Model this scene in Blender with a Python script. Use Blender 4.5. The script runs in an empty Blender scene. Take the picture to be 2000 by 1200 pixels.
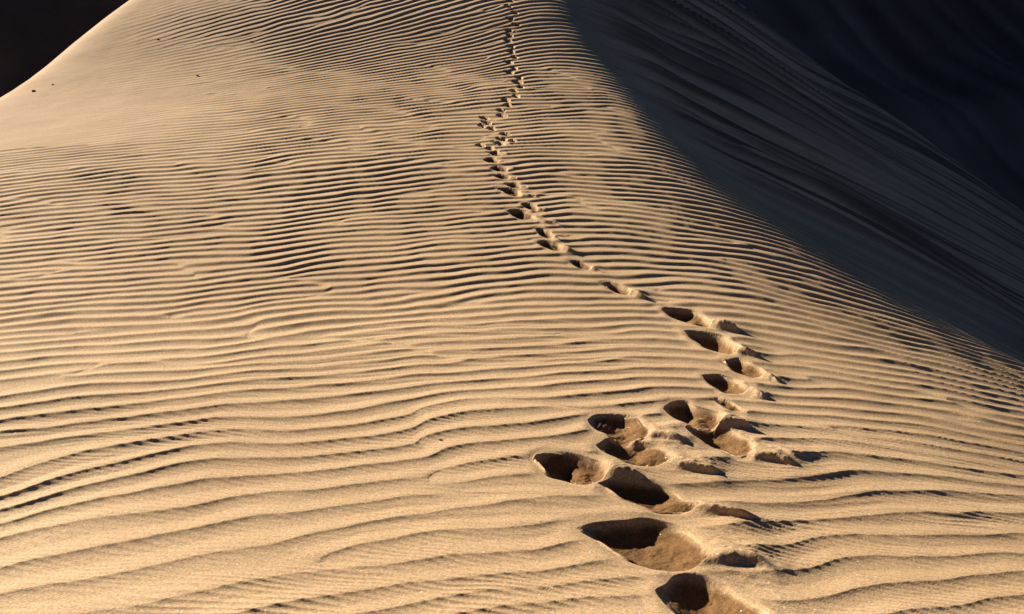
import bpy, math, numpy as np
from mathutils import Vector

# ---------------------------------------------------------------- camera, sky, sun, exposure
sc = bpy.context.scene
COL = sc.collection
PITCH = math.radians(25.0)
F = 1900.0                                   # focal length in pixels of a 2000 px wide frame
cam_d = bpy.data.cameras.new("camera")
cam = bpy.data.objects.new("camera", cam_d); COL.objects.link(cam)
cam.location = (0, 0, 0)
cam.rotation_euler = (math.pi/2 - PITCH, 0, 0)
cam_d.sensor_width = 36.0; cam_d.lens = F/2000*36.0
cam_d.clip_start = 0.05; cam_d.clip_end = 3000
sc.camera = cam

SUN_EL = math.radians(14.5)
sh = np.array([-0.707, 0.707])                 # horizontal direction towards the sun
SUN_AZ = math.atan2(sh[0], sh[1])            # clockwise from +Y
world = bpy.data.worlds.new("World"); sc.world = world; world.use_nodes = True
nt = world.node_tree
sky = nt.nodes.new('ShaderNodeTexSky'); sky.sky_type = 'NISHITA'; sky.sun_disc = False
sky.sun_elevation = SUN_EL; sky.sun_rotation = SUN_AZ
sky.air_density = 0.22; sky.dust_density = 0.0; sky.ozone_density = 2.0; sky.altitude = 2500
bg = nt.nodes['Background']; bg.inputs[1].default_value = 0.05
nt.links.new(sky.outputs[0], bg.inputs[0])
sun_d = bpy.data.lights.new("sun", 'SUN'); sun_d.energy = 5.0; sun_d.angle = math.radians(0.5)
sun_d.color = (1.0, 0.845, 0.665)
sun = bpy.data.objects.new("sun", sun_d); COL.objects.link(sun)
tos = Vector((sh[0]*math.cos(SUN_EL), sh[1]*math.cos(SUN_EL), math.sin(SUN_EL)))
sun.rotation_euler = tos.to_track_quat('Z', 'Y').to_euler()
sun.location = (-20, 15, 12)
sc.view_settings.view_transform = 'Standard'; sc.view_settings.look = 'None'
sc.view_settings.exposure = 1.12; sc.view_settings.gamma = 1.0

# ---------------------------------------------------------------- maths helpers
def smooth(e0, e1, x):
    t = np.clip((x-e0)/(e1-e0), 0, 1); return t*t*(3-2*t)
def softplus(x, w):
    z = x/w
    return w*np.where(z > 20, z, np.log1p(np.exp(np.clip(z, -50, 20))))
def spline(xs, ys):                           # natural cubic, linear outside
    xs = np.array(xs, float); ys = np.array(ys, float); n = len(xs); h = np.diff(xs)
    A = np.zeros((n, n)); r = np.zeros(n); A[0, 0] = A[-1, -1] = 1
    for i in range(1, n-1):
        A[i, i-1] = h[i-1]; A[i, i] = 2*(h[i-1]+h[i]); A[i, i+1] = h[i]
        r[i] = 6*((ys[i+1]-ys[i])/h[i]-(ys[i]-ys[i-1])/h[i-1])
    m = np.linalg.solve(A, r)
    def f(x):
        x = np.asarray(x, float); xc = np.clip(x, xs[0], xs[-1])
        i = np.clip(np.searchsorted(xs, xc)-1, 0, n-2); d = xc-xs[i]; hh = h[i]
        b = (ys[i+1]-ys[i])/hh-hh*(2*m[i]+m[i+1])/6
        return ys[i]+b*d+m[i]*d*d/2+(m[i+1]-m[i])*d**3/(6*hh)
    return f
_tabs = {}
def vnoise(x, y, seed):                       # smooth value noise, roughly -1..1
    if seed not in _tabs:
        _tabs[seed] = np.random.RandomState(seed).uniform(-1, 1, (256, 256))
    T = _tabs[seed]
    xi = np.floor(x).astype(np.int64); yi = np.floor(y).astype(np.int64)
    fx = x-xi; fy = y-yi
    fx = fx*fx*fx*(fx*(fx*6-15)+10); fy = fy*fy*fy*(fy*(fy*6-15)+10)
    x0 = xi & 255; x1 = (xi+1) & 255; y0 = yi & 255; y1 = (yi+1) & 255
    a = T[x0, y0]*(1-fx)+T[x1, y0]*fx; b = T[x0, y1]*(1-fx)+T[x1, y1]*fx
    return a*(1-fy)+b*fy
def iso(x, y, seed):                          # two turned lattices: no axis shows
    return (vnoise(x, y, seed)+vnoise(0.80*x-0.60*y+31.7, 0.60*x+0.80*y+12.1, seed+1000))*0.72
def fbm(x, y, seed, octs=3, g=0.5):
    s = 0; a = 1.0; tot = 0
    for k in range(octs):
        s = s+a*iso(x*2**k+17.3*k, y*2**k+5.1*k, seed+k); tot += a; a *= g
    return s/tot

# ---------------------------------------------------------------- large form of the dune
zprof = spline([0.0, 0.8, 1.66, 2.24, 3.09, 4.53, 6.62, 8.27, 10.5, 13.0, 14.9, 18, 24, 34, 60],
               [-1.0, -1.25, -1.52, -1.68, -1.85, -2.11, -2.28, -2.37, -2.45, -2.36, -2.08, -1.7, -1.3, -1.4, -3.0])
xbrink = spline([0, 2.0, 3.3, 4.0, 4.6, 5.25, 5.8, 6.4, 7.0, 7.8, 9.0, 10.0, 11.3, 12.7, 15.4, 20, 30, 60], [2.65, 2.78, 2.82, 2.78, 2.66, 2.44, 2.26, 2.05, 1.88, 1.68, 1.50, 1.43, 1.36, 1.20, 0.92, 1.0, 2.0, 3.0])
def base(x, y):
    z = zprof(y)
    z = z-0.006*x*x-0.014*np.clip(x+0.5, 0, 3)**2
    s = x-xbrink(y)
    w = np.interp(y, [0, 3.5, 5, 7, 10, 15], [0.60, 0.60, 0.52, 0.27, 0.15, 0.28])
    k = np.interp(y, [5.5, 9], [1.0, 0.0])
    z = z-0.31*softplus(s+0.30*k, w)-0.205*softplus(s-0.05*k, 0.15-0.06*k)
    z = z-0.75*softplus(-(x+6.22+0.03*(y-13)+0.06*(15-y)), 0.16)
    return z
DIRF = np.array([0, math.cos(PITCH), -math.sin(PITCH)]); DIRU = np.array([0, math.sin(PITCH), math.cos(PITCH)])
def unproject(u, v):                          # where the ray through a point of the frame meets the dune
    d = DIRF+np.array([1, 0, 0])*(u-1000)/F+DIRU*(600-v)/F
    lo = 0.3; t = lo
    while t < 60:
        p = d*t
        if p[2] < base(p[0], p[1]): break
        lo = t; t *= 1.02
    hi = t
    for _ in range(30):
        m = (lo+hi)/2; p = d*m
        if p[2] < base(p[0], p[1]): hi = m
        else: lo = m
    return d[0]*hi, d[1]*hi

# row position -> y along the dune's centre line
VV = np.linspace(1500, -40, 400)
YY = np.array([unproject(1000, v)[1] for v in VV])
SV = [-60, 100, 200, 300, 450, 600, 700, 780, 850, 950, 1100, 1500]
SS = [7.2, 7.2, 7.2, 8.4, 11.3, 14.6, 18, 24, 31, 41, 41, 52]
Pc = np.concatenate([[0], np.cumsum(-np.diff(VV)/np.interp((VV[1:]+VV[:-1])/2, SV, SS))])
YX = np.concatenate([[YY[0]-3], YY, [YY[-1]+k for k in (5, 15, 40)]])
lastd = (Pc[-1]-Pc[-2])/(YY[-1]-YY[-2])
PX = np.concatenate([[-3*(Pc[1]-Pc[0])/(YY[1]-YY[0])], Pc, [Pc[-1]+lastd*k for k in (5, 15, 40)]])
def cycles(y): return np.interp(y, YX, PX)
def wavelength(y):
    e = 0.05; return 2*e/np.maximum(cycles(y+e)-cycles(y-e), 1e-4)

def profile(t):                               # t in cycles: steep on the near side, gentle on the far side
    t = t-np.floor(t); c = 0.42
    k = np.clip(t/c, 0, 1); up = 0.30*k+0.70*k**3.5
    w = np.clip((t-c)/(1-c), 0, 1); dn = 1-(0.35*w+0.65*w*w*(3-2*w))
    return np.where(t < c, up, dn)

def soft_profile(t):                          # the same leaning wave without its sharp brink
    p = 2*math.pi*(t-0.22)
    return 0.5+0.43*(np.sin(p)+0.30*np.sin(2*p)+0.06*np.sin(3*p))
def crest_phase(x, y, lam, Pb, near):
    a = np.interp(y, [1, 2.2, 3.2, 4.5, 8, 14, 20], [0.45, 0.42, 0.30, 0.22, 0.34, 0.95, 1.0])
    ye = y+a*0.5*(np.sqrt((x-0.3)**2+0.25)-(x-0.3))
    ye = ye-0.10*np.maximum(0, 4.0-y)*smooth(-0.3, 1.6, x)*(x+0.3)*0.6
    ye = ye+0.15*np.maximum(x-0.9, 0)**1.7*np.interp(y, [2.5, 4, 7, 9], [0.4, 1, 1, 0.3])
    # slow wander of the crests
    ye = ye+lam*(0.9*iso(x*0.45, y*0.30+4, 11)+0.40*iso(x*1.7, Pb*0.13, 12)+0.15*iso(x*4.5, Pb*0.40, 13)+0.035*iso(x*13, Pb*0.8, 14)*smooth(9.5, 6, y)+(0.85*iso(x*1.1, y*1.3, 15)+0.25*iso(x*3.0, y*3.0, 16))*near)
    P = cycles(ye)
    Q = x/np.interp(y, [0, 2, 3, 5, 9, 15], [1.1, 0.9, 0.75, 0.75, 0.8, 0.8])
    ar = fbm(P/3.4+0.5*Q, Q, 21, 2, 0.3)*1.6; ai = fbm(P/3.4+0.5*Q, Q, 31, 2, 0.3)*1.6
    return ye, P, Q, (0.24-0.06*near+1.1*smooth(-1.3, -0.2, x-xbrink(y)))+ar+1j*ai
def ripples(x, y):
    lam = wavelength(y); Pb = cycles(y)
    near = smooth(3.8, 2.6, y)
    ye, P, Q, E = crest_phase(x, y, lam, Pb, near)
    d = 0.10*lam
    _, Pn, _, En = crest_phase(x, y+d, lam, cycles(y+d), near)
    dphi = (Pn-P)+np.angle(En*np.conj(E))/(2*math.pi)
    ll = np.clip(d/np.maximum(np.abs(dphi), 1e-6), 0.3*lam, 1.3*lam)   # the true local spacing
    er = E.real; ei = E.imag
    ph = np.arctan2(ei, er)/(2*math.pi); am = np.hypot(er, ei)
    amp = 1.1*am/(am+0.10)
    far = smooth(3.6, 5.2, y)
    h = (profile(P+ph)*(1-far)+soft_profile(P+ph)*far)*amp
    # fine second family riding on the first
    P2 = cycles(ye+0.14*x)*2.35
    br = 0.25+1.2*iso(P2/3, Q*2.3, 41); bi = 1.2*iso(P2/3, Q*2.3, 51)
    a2 = np.hypot(br, bi)
    h2 = profile(P2+np.arctan2(bi, br)/(2*math.pi))*a2/(a2+0.5)
    patch = smooth(-0.1, 0.7, iso(x*0.9, P*0.16, 61))*(1-0.5*near)*np.interp(y, [7, 10], [1, 0.4])
    big = np.interp(y, [0, 2.2, 3.0, 4.5, 9, 13, 20], [0.052, 0.056, 0.070, 0.085, 0.083, 0.073, 0.07])
    sb = x-xbrink(y)
    big = big*(1+0.40*smooth(-2.0, -0.5, sb)*smooth(9, 6, y)*smooth(2, 3.5, y))
    fine = smooth(0.35, 0.75, ll/lam)
    h = big*h*ll*fine*(1-0.12*patch)+lam*fine*0.034*patch*h2
    # small wind combing close to the camera
    yr = y+0.20*x+0.10*softplus(x, 0.4)+0.05*np.sin(1.7*x)+0.05*iso(x*1.5, y*1.5, 92)
    P3 = (yr+0.02*iso(x*5, y*9, 93))/0.028
    cr = 1.2*iso(P3/4, x*4.0, 71); ci = 1.2*iso(P3/4, x*4.0, 81)
    a3 = np.hypot(cr, ci)
    h3 = profile(P3+np.arctan2(ci, cr)/(2*math.pi))*a3/(a3+0.6)
    m3 = smooth(3.6, 2.7, y)*(0.28+0.72*smooth(-0.3, 0.7, iso(x*1.6+3, P*0.9, 91)+0.1))
    h = h+0.0050*m3*h3
    # where the wind left it smooth
    s = x-xbrink(y)
    fade = smooth(np.interp(y, [3, 6, 8.5, 10, 15], [0.8, 0.6, 0.6, 0.5, 0.9]), np.interp(y, [3, 6, 8.5, 10, 15], [0.1, 0.1, 0.1, 0.1, 0.1]), s)
    left = smooth(-5.7, -2.0, x+0.15*(y-11)+0.5*iso(x*.8, y*.8, 95))
    left = np.where(y > 9, left, np.maximum(left, smooth(10.5, 8.5, y)))
    return h*fade*left

def slope_detail(x, y):                       # slides running down the lee slope
    s = x-xbrink(y)
    m = smooth(0.0, 1.2, s)
    t = y-0.42*s+0.15*vnoise(x*0.3, y*0.6, 101)
    k = smooth(8.6, 11.0, t); hf = smooth(19, 14, y)
    st = 0.55*vnoise(x*0.16, t*1.7, 102)+0.30*vnoise(x*0.22, t*4.2, 103)+0.14*hf*vnoise(x*0.35, t*9.0, 104)
    ridged = 1-np.abs(vnoise(x*0.14, t*2.6, 105))*2
    slope_detail.mineral = m*(0.35+0.65*k)*smooth(-0.40, 0.45, 0.35*st+0.45*ridged*vnoise(x*.1, t*.8, 109)+0.45*hf*vnoise(x*0.25, t*16, 108)+0.45*vnoise(x*0.2, t*7, 110))  # slide streaks, plus painted shade spread over the lee slope
    h = m*(k*(1-0.90*smooth(2, 8, s))*(0.22*st+0.13*ridged+0.05*hf*vnoise(x*0.25, t*16, 108)+0.08*vnoise(x*0.2, t*7, 110))+(1-k)*0.012*vnoise(x*0.5, t*9, 106))
    h = h+m*0.25*vnoise(x*0.2, y*0.25, 107)*smooth(3, 8, s)
    # low folds where the lee slope runs out
    fx = x-6.5-0.5*(y-9); h = h+m*0.55*np.exp(-(fx/np.where(fx < 0, 0.5, 1.6))**2)*smooth(6, 8.5, y)*smooth(13, 10, y)*(1+0.4*vnoise(x, y, 111))
    fx = x-9.0-0.7*(y-11); h = h+m*0.6*np.exp(-(fx/np.where(fx < 0, 0.6, 2.0))**2)*smooth(7, 10, y)*smooth(17, 12, y)
    return h

# ---------------------------------------------------------------- the footprints
# left tip, right tip, half height, (all where they sit along the trail), kind, label
NEAR = [
 (971,371,1052,385,7.5,'long','long narrow footprint with a shaded tail, just below the tightest cluster of the trail'),
 (1017,399,1066,412,6.5,'pair','small two-pocket footprint with a sunlit lump, just above the long shaded-tail one'),
 (990,414,1090,437,9,'long','footprint with dark left pocket and shaded tail where the trail swings right'),
 (1044,449,1097,469,7.5,'pair','short footprint with a round sunlit lump, upper of the close pair in mid slope'),
 (1046,474,1120,493,8,'dark','footprint with crumbly left tip and dark hollow, lower of the close pair in mid slope'),
 (1111,512,1172,530,7.5,'dark','lone small footprint with a dark right hollow, first of two spaced along the right swing'),
 (1173,555,1256,580,8.5,'dark','lone slanted footprint with a black hollow, second of two spaced along the right swing'),
 (1293,606,1440,647,12,'pair','pointed lens shaped footprint with a lump between two pockets, topmost of four'),
 (1335,650,1480,695,14,'dark','pointed lens shaped footprint filled with black shadow, second of four'),
 (1409,706,1520,741,12,'dark','slanted footprint farthest to the right in its row, its right wall lit by the sun'),
 (1366,736,1494,772,13,'dark','slanted footprint with ragged upper edge and dark hollow, just above the crowded group'),
 (1392,780,1460,806,7,'crumb','small shallow crumbled footprint tucked behind a bigger one in the crowded group'),
 (1293,800,1464,832,19,'pair','deep footprint with brown lit sand inside, uppermost big one of the crowded group'),
 (1152,826,1335,856,22,'open','wide footprint with a black left pocket and brown floor, upper left of the crowded group'),
 (1337,842,1550,900,22,'open','wide footprint with brown floor and streaked right end, rightmost of the crowded group'),
 (1160,872,1396,916,22,'open','wide footprint with pebbly lumps inside and crumbled right end, middle of the crowded group'),
 (1041,906,1250,928,28,'pair','deep bowl shaped footprint with a brown clod inside, leftmost of the crowded group'),
 (1168,956,1470,1012,21,'open','broad footprint with crumbs along its dark pocket, just above the largest crater'),
 (1125,1044,1485,1092,37,'crater','largest footprint, a broad crater with a black hollow and combed sand walls'),
 (1280,1160,1570,1240,46,'crater','nearest footprint, cut off by the bottom edge of the photo'),
]
FAR = [(998,2,17),(993,13,18),(1006,26,16),(996,37,17),(1008,49,19),(993,60,17),(995,70,15),(992,80,18),(997,92,18),(997,102,17),
 (1005,113,16),(993,122,20),(1003,134,17),(994,142,21),(1013,153,17),(1010,162,23),(1017,172,15),(1004,179,18),(1008,189,16),
 (988,197,20),(992,207,18),(979,217,20),(980,227,24),(947,232,24),(950,241,22),(942,248,18),(961,253,20),(987,263,26),(980,273,24),(1003,277,16),
 (978,281,30),(938,285,22),(957,291,20),(970,301,34),(962,314,40),(980,331,44),(984,346,42),(1008,364,38)]
ORD = ['topmost','second','third','fourth','fifth','sixth','seventh','eighth','ninth','tenth','eleventh','twelfth','thirteenth','fourteenth',
 'fifteenth','sixteenth','seventeenth','eighteenth','nineteenth','twentieth','twenty-first','twenty-second','twenty-third','twenty-fourth',
 'twenty-fifth','twenty-sixth','twenty-seventh','twenty-eighth','twenty-ninth','thirtieth','thirty-first','thirty-second','thirty-third',
 'thirty-fourth','thirty-fifth','thirty-sixth','thirty-seventh','thirty-eighth']
PR = []
for i, (u, v, w) in enumerate(FAR):
    hh = 2.6+w*0.045 if w < 30 else 2.8+w*0.06
    txt = {0: 'speck-like dark footprint at the very top edge of the trail'}.get(i,
          ('tiny' if i < 20 else 'small')+' dark footprint, '+ORD[i]+' from the top end of the trail'+(' in the far ripples' if i < 20 else ' where it bends left'))
    PR.append(dict(L=(u-w/2, v-hh*0.35), R=(u+w/2*1.15, v+hh*0.45), T=hh, kind='tiny' if w < 30 else ('pair' if i % 2 else 'dark'), label=txt, near=w >= 34))
for (a, b, c, d, t, k, lab) in NEAR:
    PR.append(dict(L=(a, b), R=(c, d), T=t, kind=k, label=lab, near=True))
rs = np.random.RandomState(5)
SLIM = {p['label'] for p in PR[:len(FAR)+6]}
for p in PR:
    l = np.array(unproject(*p['L'])); r = np.array(unproject(*p['R']))
    cu = ((p['L'][0]+p['R'][0])/2, (p['L'][1]+p['R'][1])/2)
    t = np.array(unproject(cu[0], cu[1]-p['T'])); b = np.array(unproject(cu[0], cu[1]+p['T']))
    p['C'] = (l+r)/2; p['A'] = (r-l)/2; p['B'] = (t-b)/2*(1.0 if p['label'] in SLIM else 1.20)
    p['J'] = rs.uniform(-1, 1, 6)

KP = dict(  # hollow centre a, half length, depth, mound(a, b, size a, size b, height), tail height, lumps
 tiny=(-0.10, 0.90, 1.05, None, 0.10, 0.0),
 pair=(-0.28, 0.72, 0.95, (-0.18, 0.05, 0.20, 0.55, 0.50), 0.36, 0.09),
 long=(-0.42, 0.58, 0.95, (-0.30, 0.10, 0.14, 0.5, 0.45), 0.34, 0.08),
 dark=(-0.22, 0.76, 1.00, None, 0.28, 0.07),
 open=(-0.34, 0.66, 0.85, (0.05, 0.20, 0.26, 0.60, 0.42), 0.34, 0.12),
 crater=(-0.24, 0.76, 0.80, (0.30, 0.30, 0.40, 0.50, 0.40), 0.24, 0.07),
 crumb=(-0.10, 0.85, 0.55, (0.0, 0.2, 0.25, 0.4, 0.3), 0.10, 0.22))

def prints(x, y):
    """height, how much the old surface is wiped out, owner id, hollow flag, moisture with painted shade"""
    dz = np.zeros_like(x); keep = np.ones_like(x); own = np.full(x.shape, -1, np.int32)
    best = np.zeros_like(x); hol = np.zeros(x.shape, bool); damp = np.zeros_like(x)
    for i, p in enumerate(PR):
        A = p['A']; B = p['B']; C = p['C']; R = 2.6*max(np.hypot(*A), np.hypot(*B))
        idx = np.nonzero((np.abs(x-C[0]) < R) & (np.abs(y-C[1]) < R))
        if len(idx[0]) == 0: continue
        X = x[idx]-C[0]; Y = y[idx]-C[1]
        det = A[0]*B[1]-A[1]*B[0]
        a = (X*B[1]-Y*B[0])/det; b = (A[0]*Y-A[1]*X)/det
        J = p['J']; Ls = np.hypot(*A); Bs = np.hypot(*B)
        # wobbling outline
        a = a+0.06*vnoise(X/Ls*2.2+i, Y/Bs*1.5, 201)*1.0; b = b+0.20*iso(X/Ls*2.4, Y/Bs*1.2+i, 202)
        ac, al, dp, mo, tail, lump = KP[p['kind']]
        D = dp*(0.43+0.08*J[0])*min(Bs, Ls*0.62)
        if p['kind'] in ('tiny',): D = 0.50*Ls
        far_k = 0.45 if i < len(FAR)+4 else 1.0
        if i < len(FAR)+4 and p['kind'] != 'tiny': D *= 1.3
        an = (a-ac)/al
        # pointed at the left tip, fuller to the right
        wid = 0.98*np.clip(1-np.abs(an)**1.9, 0, 1)**0.75*(1+0.12*an)+1e-3
        bc = 0.02-0.18*an                                       # hollow's own axis sags a little
        q = np.clip(1-((b-bc)/wid)**2, -6, 1); q = np.where(np.abs(an) < 1, q, -6)
        qq = np.clip(q, 0, 1)
        e = np.sqrt(an**2+(b-bc)**2)
        bowl = (1-(1-qq)**np.where(b < bc, 1.05+0.15*J[2], 1.7))*np.clip(1-np.abs(an)**2.2, 0, 1)**((0.95-0.25*np.tanh(3*an)) if p['kind'] != 'tiny' else (0.80-0.38*np.tanh(3*an)))
        h = -D*bowl
        rough = fbm(X/Ls*3+7*i, Y/Bs*2.2, 210, 4, 0.6)
        if mo is not None:
            ma = mo[0]+0.08*J[1]; g = np.exp(-((a-ma)/mo[2])**2-((b-mo[1]+0.12*rough)/mo[3])**2)
            edge = smooth(-0.25, 0.1, (a-ma)/mo[2]+1.0+0.4*rough)   # clod with an abrupt left side
            h = h+D*(0.6+0.4*far_k)*mo[4]*g*edge*smooth(0, 0.4, qq)*1.1
        h = h+D*lump*2.2*rough*smooth(0.02, 0.5, qq)
        # slid sand, combed down the walls
        h = h+D*0.03*fbm(a*3+i, b*3-a*2, 220, 3)*smooth(0, .3, qq)
        # soft lip
        lip = (p['kind'] != 'tiny')*np.exp(-((e-1.12)/0.22)**2)*smooth(-1.6, 0.2, a+0.5)
        h = h+D*far_k*0.10*lip*(1-smooth(0, 0.15, qq))
        # tail thrown to the right: crest with a steep near side
        ta = smooth(-0.1, 0.45, a)*(1-smooth(0.85, 1.12, a+0.06*rough))
        tw = 0.75*(1.15-a*0.75); tb = (b+0.10+0.25*a)/np.maximum(tw, 0.2)
        ridge = np.where(tb > -0.35, np.exp(-((tb+0.35)/0.95)**2), np.exp(-((tb+0.35)/0.34)**2))
        h = h+D*far_k*tail*((1.3 if p['kind'] == 'crater' else 1.75)+0.3*J[3])*ta*ridge*(1-smooth(0.0, 0.5, qq))*(1+0.22*rough+0.10*iso(a*3, b*6+i, 221))+D*0.025*iso(a*9, b*6+i, 222)*ta*smooth(0.4, 0.8, a)*smooth(1.2, .6, np.abs(tb))*(1-smooth(0.0, 0.3, qq))
        if p['kind'] != 'tiny':                                   # broad mound of sand pushed to the right, and slumped shoulders
            ap = np.exp(-((a-0.80)/0.46)**2-((b+0.10+0.2*J[4])/0.95)**2)
            h = h+D*(0.45 if p['kind'] in ('crater', 'open') else 0.30*far_k)*ap*(1-smooth(0, 0.35, qq))*(1+0.3*rough)
            h = h+D*(0.035 if p['kind'] in ('crater', 'open') else 0.0)*iso(b*11+a*4, a*1.5+i, 231)*smooth(0, 0.2, qq)*(1-0.6*smooth(0.5, 1, qq))
            sl = smooth(0.2, 0.9, iso(a*1.6+3*i, b*1.6, 230))*smooth(0.0, 0.3, qq)*(1-smooth(0.5, 1.0, qq))
            h = h+D*0.35*sl
        cover = np.clip(np.maximum.reduce([smooth(1.42, 1.0, e), ta*smooth(1.5, 0.6, np.abs(tb)), np.exp(-(np.clip(e-1, 0, 9)/0.30)**2)*0.9]), 0, 1)
        k0 = keep[idx]
        if p['kind'] == 'tiny': cover = smooth(1.10, 0.85, e)
        dz[idx] = dz[idx]*(1-smooth(0.0, 0.5, qq)*0.65)+h
        keep[idx] = np.minimum(k0, 1-cover)
        sc_ = np.where(q > 0, 2+qq, cover)
        thr = 0.55 if p['near'] else 0.55
        own_i = own[idx]; be = best[idx]; ho = hol[idx]
        win = (sc_ > be) & ((q > 0.0) | (cover > thr)); 
        own_i[win] = i; be[win] = sc_[win]; ho[win] = (q > 0.0)[win]
        own[idx] = own_i; best[idx] = be; hol[idx] = ho
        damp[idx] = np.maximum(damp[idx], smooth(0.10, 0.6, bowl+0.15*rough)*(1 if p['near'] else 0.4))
    return dz, keep, own, hol, damp

# ---------------------------------------------------------------- the dune sheet
def axis_cols():
    st = 1.25/F
    c = list(np.arange(-0.545, 0.5451, st))
    a = c[-1]; s = st
    while a < 1.6: s *= 1.045; a += s; c.append(a)
    a = c[0]; s = st
    while a > -1.3: s *= 1.05; a -= s; c.insert(0, a)
    return np.array(c)
def axis_rows():
    v = np.concatenate([np.arange(1290, 640, -1.2), np.arange(640, -16, -0.95)]); y = np.interp(-v, -VV, YY)
    ys = list(y); s = ys[-1]-ys[-2]; a = ys[-1]
    while a < 32: s = min(s*1.03, 0.055 if a < 25 else 0.3); a += s; ys.append(a)
    s = ys[1]-ys[0]; a = ys[0]
    while a > 0.25: s = min(s*1.1, 0.05); a -= s; ys.insert(0, a)
    return np.array(ys)
cu = axis_cols(); ry = axis_rows()
depth = ry*math.cos(PITCH)+(-zprof(ry))*math.sin(PITCH)
GX = cu[None, :]*depth[:, None]; GY = np.repeat(ry[:, None], len(cu), 1)
X = GX.ravel(); Y = GY.ravel()
dz, keep, own, hol, damp = prints(X, Y)
Z = base(X, Y)+ripples(X, Y)*keep+slope_detail(X, Y)+dz
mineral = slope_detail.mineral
Z = Z+0.005*fbm(X*2.2, Y*2.2, 301, 3)*keep
floor_z = -9.6
nr, nc = GX.shape
V = np.stack([X, Y, Z], 1)
# vertex normals over the whole sheet, so that pieces cut from it meet without a seam
P3 = V.reshape(nr, nc, 3); du = np.gradient(P3, axis=1); dv = np.gradient(P3, axis=0)
N = np.cross(du, dv).reshape(-1, 3); N /= np.linalg.norm(N, axis=1)[:, None]
ii = (np.arange(nr-1)[:, None]*nc+np.arange(nc-1)[None, :]).ravel()
Q4 = np.stack([ii, ii+1, ii+nc+1, ii+nc], 1)
def face_vote(arr):                            # a face belongs to a print when its first corner does
    return arr[Q4[:, 0]]
fo = face_vote(own); fh = face_vote(hol)

def link(o, parent=None):
    COL.objects.link(o)
    if parent is not None: o.parent = parent
    return o
def sheet(name, quads, mat, origin=(0, 0, 0), parent=None, verts=None, normals=None, damp_shade_v=None):
    verts = V if verts is None else verts
    used, inv = np.unique(quads.ravel(), return_inverse=True)
    co = verts[used]-np.array(origin)
    me = bpy.data.meshes.new(name)
    me.vertices.add(len(co)); me.vertices.foreach_set('co', co.astype(np.float32).ravel())
    nq = len(quads); me.loops.add(nq*4); me.loops.foreach_set('vertex_index', inv.astype(np.int32).ravel())
    me.polygons.add(nq); me.polygons.foreach_set('loop_start', np.arange(0, nq*4, 4, dtype=np.int32))
    me.update(calc_edges=True)
    me.polygons.foreach_set('use_smooth', np.ones(nq, bool))
    if damp_shade_v is not None:
        at = me.attributes.new('damp', 'FLOAT', 'POINT'); at.data.foreach_set('value', damp_shade_v[used].astype(np.float32))
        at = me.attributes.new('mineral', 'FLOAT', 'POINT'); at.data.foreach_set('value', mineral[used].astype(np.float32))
    if normals is not None:
        me.normals_split_custom_set_from_vertices(normals[used].astype(np.float32))
    me.materials.append(mat)
    return link(bpy.data.objects.new(name, me), parent)

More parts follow.
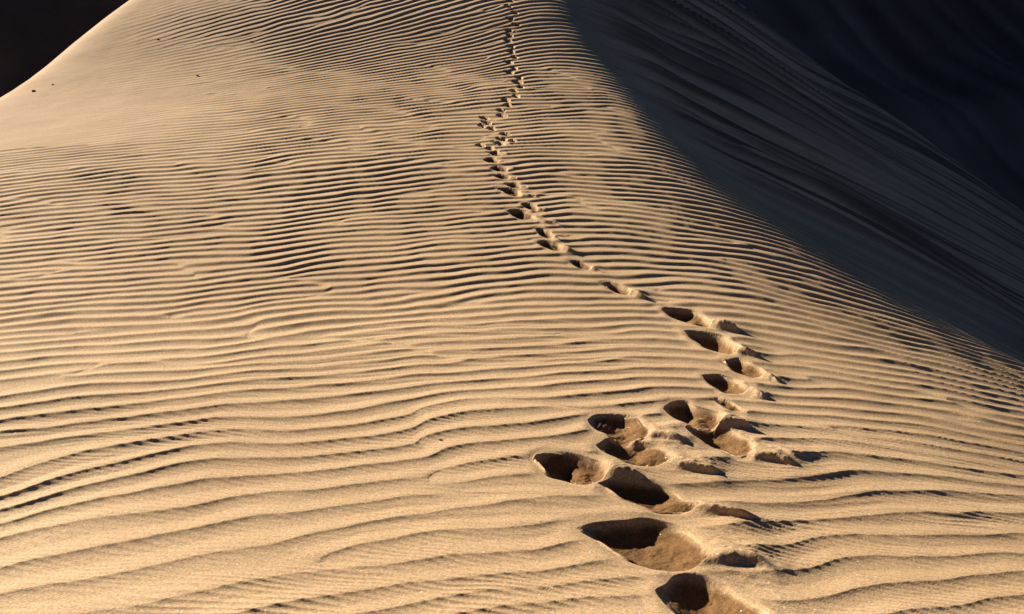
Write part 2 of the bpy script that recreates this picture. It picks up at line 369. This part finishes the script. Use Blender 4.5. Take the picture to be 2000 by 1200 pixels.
# ---------------------------------------------------------------- sand
def sand(name, c1, c2, wet_shade, streak=0.0, grain=1.0):
    m = bpy.data.materials.new(name); m.use_nodes = True
    n = m.node_tree.nodes; l = m.node_tree.links
    b = n['Principled BSDF']; b.inputs['Roughness'].default_value = 0.92
    b.inputs['Specular IOR Level'].default_value = 0.12
    geo = n.new('ShaderNodeNewGeometry')
    n1 = n.new('ShaderNodeTexNoise'); n1.inputs['Scale'].default_value = 0.9; n1.inputs['Detail'].default_value = 6
    l.new(geo.outputs['Position'], n1.inputs['Vector'])
    mx = n.new('ShaderNodeMix'); mx.data_type = 'RGBA'
    mx.inputs[6].default_value = (*c1, 1); mx.inputs[7].default_value = (*c2, 1)
    rp = n.new('ShaderNodeValToRGB'); rp.color_ramp.elements[0].position = 0.35; rp.color_ramp.elements[1].position = 0.65
    l.new(n1.outputs[0], rp.inputs[0]); l.new(rp.outputs[0], mx.inputs[0])
    # single grains: dark and pale
    n2 = n.new('ShaderNodeTexNoise'); n2.inputs['Scale'].default_value = 150; n2.inputs['Detail'].default_value = 3
    n2.inputs['Roughness'].default_value = 0.7
    l.new(geo.outputs['Position'], n2.inputs['Vector'])
    r2 = n.new('ShaderNodeMapRange'); r2.inputs[1].default_value = 0.3; r2.inputs[2].default_value = 0.7
    r2.inputs[3].default_value = 1-0.42*grain; r2.inputs[4].default_value = 1+0.42*grain
    l.new(n2.outputs[0], r2.inputs[0])
    mg = n.new('ShaderNodeVectorMath'); mg.operation = 'SCALE'
    l.new(mx.outputs[2], mg.inputs[0]); l.new(r2.outputs[0], mg.inputs['Scale'])
    # moist brown sand turned up from below, darkened further to paint the hollows' shade
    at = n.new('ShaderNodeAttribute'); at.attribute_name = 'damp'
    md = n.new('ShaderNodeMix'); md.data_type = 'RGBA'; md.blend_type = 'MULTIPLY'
    l.new(at.outputs['Fac'], md.inputs[0]); l.new(mg.outputs[0], md.inputs[6]); md.inputs[7].default_value = (*wet_shade, 1)
    # dark minerals streaked by the slides, plus shade painted into the lee slope's colour
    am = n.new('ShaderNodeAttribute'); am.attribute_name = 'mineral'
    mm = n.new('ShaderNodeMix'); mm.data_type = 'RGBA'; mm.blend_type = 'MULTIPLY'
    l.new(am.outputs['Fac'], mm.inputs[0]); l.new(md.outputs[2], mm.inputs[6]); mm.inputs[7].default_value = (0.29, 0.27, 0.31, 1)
    last = mm.outputs[2]
    # pale quartz grains; their glints are painted as colour specks
    vo = n.new('ShaderNodeTexVoronoi'); vo.inputs['Scale'].default_value = 95
    l.new(geo.outputs['Position'], vo.inputs['Vector'])
    sp = n.new('ShaderNodeSeparateColor'); l.new(vo.outputs['Color'], sp.inputs[0])
    g1 = n.new('ShaderNodeMath'); g1.operation = 'GREATER_THAN'; g1.inputs[1].default_value = 0.972; l.new(sp.outputs[0], g1.inputs[0])
    g2 = n.new('ShaderNodeMath'); g2.operation = 'LESS_THAN'; g2.inputs[1].default_value = 0.22; l.new(vo.outputs['Distance'], g2.inputs[0])
    g3 = n.new('ShaderNodeMath'); g3.operation = 'MULTIPLY'; l.new(g1.outputs[0], g3.inputs[0]); l.new(g2.outputs[0], g3.inputs[1])
    ms = n.new('ShaderNodeMix'); ms.data_type = 'RGBA'; l.new(g3.outputs[0], ms.inputs[0]); l.new(last, ms.inputs[6])
    ms.inputs[7].default_value = (0.88, 0.82, 0.70, 1)
    l.new(ms.outputs[2], b.inputs['Base Color'])
    # bump of the grains
    bp = n.new('ShaderNodeBump'); bp.inputs['Strength'].default_value = 0.55*grain; bp.inputs['Distance'].default_value = 0.0022
    n3 = n.new('ShaderNodeTexNoise'); n3.inputs['Scale'].default_value = 210; n3.inputs['Detail'].default_value = 2
    l.new(geo.outputs['Position'], n3.inputs['Vector'])
    l.new(n3.outputs[0], bp.inputs['Height'])
    l.new(bp.outputs[0], b.inputs['Normal'])
    return m
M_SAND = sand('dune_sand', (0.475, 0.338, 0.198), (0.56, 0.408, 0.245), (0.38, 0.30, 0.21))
M_FAR_SHADE = sand('far_sand_shade', (0.16, 0.122, 0.092), (0.21, 0.16, 0.12), (1, 1, 1), grain=0.5)  # darker copy of the dune sand, deep shade put into its colour

def tag(o, label=None, cat=None, group=None, kind=None):
    if label: o['label'] = label
    if cat: o['category'] = cat
    if group: o['group'] = group
    if kind: o['kind'] = kind

dune = sheet('dune', Q4[fo < 0], M_SAND, normals=N, damp_shade_v=damp)
tag(dune, kind='structure', label='rippled golden sand dune with a smooth shaded lee slope', cat='dune')

for i, p in enumerate(PR):
    sel = fo == i
    if sel.sum() < 6: print('SMALL PRINT', i, sel.sum()); continue
    C = p['C']; org = (float(C[0]), float(C[1]), float(base(C[0], C[1])))
    q_h = Q4[sel & fh]; q_r = Q4[sel & ~fh]
    if not p['near'] or len(q_r) < 30 or len(q_h) < 30:
        o = sheet('footprint', Q4[sel], M_SAND, origin=org, normals=N, damp_shade_v=damp); o.location = org
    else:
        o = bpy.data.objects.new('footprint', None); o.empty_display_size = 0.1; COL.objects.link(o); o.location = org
        sheet('hollow', q_h, M_SAND, origin=org, parent=o, normals=N, damp_shade_v=damp)
        sheet('sand_rim', q_r, M_SAND, origin=org, parent=o, normals=N, damp_shade_v=damp)
    tag(o, p['label'], 'footprint', 'footprints of the trail across the dune')

# ---------------------------------------------------------------- far dunes and the hollow between them
def coarse(name, xs, ys, zf, mat, label):
    global mineral
    gx, gy = np.meshgrid(xs, ys); r, c = gx.shape
    v = np.stack([gx.ravel(), gy.ravel(), zf(gx, gy).ravel()], 1)
    mineral = getattr(zf, 'mineral', np.zeros(gx.shape)).ravel()
    k = (np.arange(r-1)[:, None]*c+np.arange(c-1)[None, :]).ravel()
    o = sheet(name, np.stack([k, k+1, k+c+1, k+c], 1), mat, verts=v, damp_shade_v=np.zeros(len(v)))
    tag(o, label, 'dune', kind='structure'); return o
def far_z(x, y):
    t = -0.52*x+0.9*y-11.6
    t = t+0.4*vnoise(x*0.10, y*0.10, 401)
    z = -10+0.62*softplus(t, 0.8)
    z = z-0.62*softplus(t-14.2, 0.7)
    c_ = x*0.87+y*0.5
    far_z.mineral = smooth(-0.9, 0.9, 0.5*vnoise(c_*0.7, t*0.09, 420)+0.5*vnoise(c_*2.3, t*0.12, 421)+0.3*vnoise(x*0.15, y*0.15, 422))  # dark streaks, painted in to strengthen the face's faint shading
    st = vnoise((x*0.9+y*0.4)*0.9, (t)*0.12, 402)*0.16+vnoise((x*0.9+y*0.4)*2.4, t*0.16, 403)*0.06
    z = z+st*smooth(1, 5, t)
    z = z-0.50*smooth(0, 4, x)*(softplus(t-6.0+0.3*x*0, 0.25)-softplus(t-8.6, 0.5))
    z = z+0.3*vnoise(x*0.12, y*0.12, 404)+smooth(0.5, 4, t)*0.15*(1-2*np.abs(iso((x*0.9+y*0.52)*0.35+0.8*iso(x*0.1, y*0.1, 407), t*0.10, 405)))
    return z
coarse('far_dune', np.linspace(-60, 80, 560), np.linspace(8, 90, 380), far_z, M_FAR_SHADE, 'dark shaded dune face beyond the sunlit one')
def ground_z(x, y):
    return -10.3+0.4*vnoise(x*0.03, y*0.03, 411)
g = np.concatenate([-np.geomspace(1500, 20, 60), np.linspace(-19, 19, 40), np.geomspace(20, 1500, 60)])
coarse('ground', g, g, ground_z, M_FAR_SHADE, 'low desert floor between the dunes')

# ---------------------------------------------------------------- small stones
M_ST = bpy.data.materials.new('dark_stone'); M_ST.use_nodes = True
_n = M_ST.node_tree; _b = _n.nodes['Principled BSDF']; _b.inputs['Roughness'].default_value = 0.8
_t = _n.nodes.new('ShaderNodeTexNoise'); _t.inputs['Scale'].default_value = 60
_r = _n.nodes.new('ShaderNodeValToRGB'); _r.color_ramp.elements[0].color = (0.012, 0.009, 0.007, 1); _r.color_ramp.elements[1].color = (0.05, 0.035, 0.025, 1)
_n.links.new(_t.outputs[0], _r.inputs[0]); _n.links.new(_r.outputs[0], _b.inputs['Base Color'])
import bmesh
def stone(u, v, wpx, tilt, label, seed):
    x, y = unproject(u, v); z = float(base(x, y)+(ripples(np.array([x]), np.array([y]))[0]))
    d = math.sqrt(x*x+y*y+z*z); s = wpx/F*d/2
    bm = bmesh.new(); bmesh.ops.create_icosphere(bm, subdivisions=3, radius=1)
    r = np.random.RandomState(seed); o1, o2 = r.uniform(0, 9, 2)
    for w in bm.verts:
        c = w.co; k = 1+0.22*float(vnoise(np.array(c.x*1.6+o1), np.array(c.y*1.6+c.z*1.3+o2), 501))+0.10*float(vnoise(np.array(c.x*4+o1), np.array(c.y*4+c.z*3), 502))
        bend = -0.35*c.x*c.x
        w.co = Vector((c.x*k*s, (c.y*0.42*k)*s, (c.z*0.36*k+bend*0.5+0.2)*s))
    me = bpy.data.meshes.new('pebble'); bm.to_mesh(me); bm.free()
    for f in me.polygons: f.use_smooth = True
    me.materials.append(M_ST)
    o = bpy.data.objects.new('pebble', me); COL.objects.link(o)
    o.location = (x, y, z+0.10*s); o.rotation_euler = (0, 0, tilt)
    tag(o, label, 'pebble', 'dark pebbles lying on the sand')
stone(861, 861, 10, -0.5, 'dark bent pebble on smooth sand in the near foreground, left of the crowded footprints', 1)
stone(66, 179, 8, 1.0, 'largest dark pebble on the smooth sand near the left edge', 2)
stone(491, 83, 6, -0.3, 'black pebble among the fine ripples of the upper left slope', 3)
stone(103, 166, 4, 0.9, 'tiny brown pebble just right of the largest dark one', 4)
stone(386, 149, 5, 0.5, 'tiny dark pebble on fine ripples, lower left of the black one', 5)
stone(74, 137, 4, 0.5, 'speck of a pebble high on the smooth left slope, close to the dune edge', 6)
stone(309, 78, 5, 0.5, 'tiny pebble on the smooth upper slope, between dune edge and fine ripples', 7)
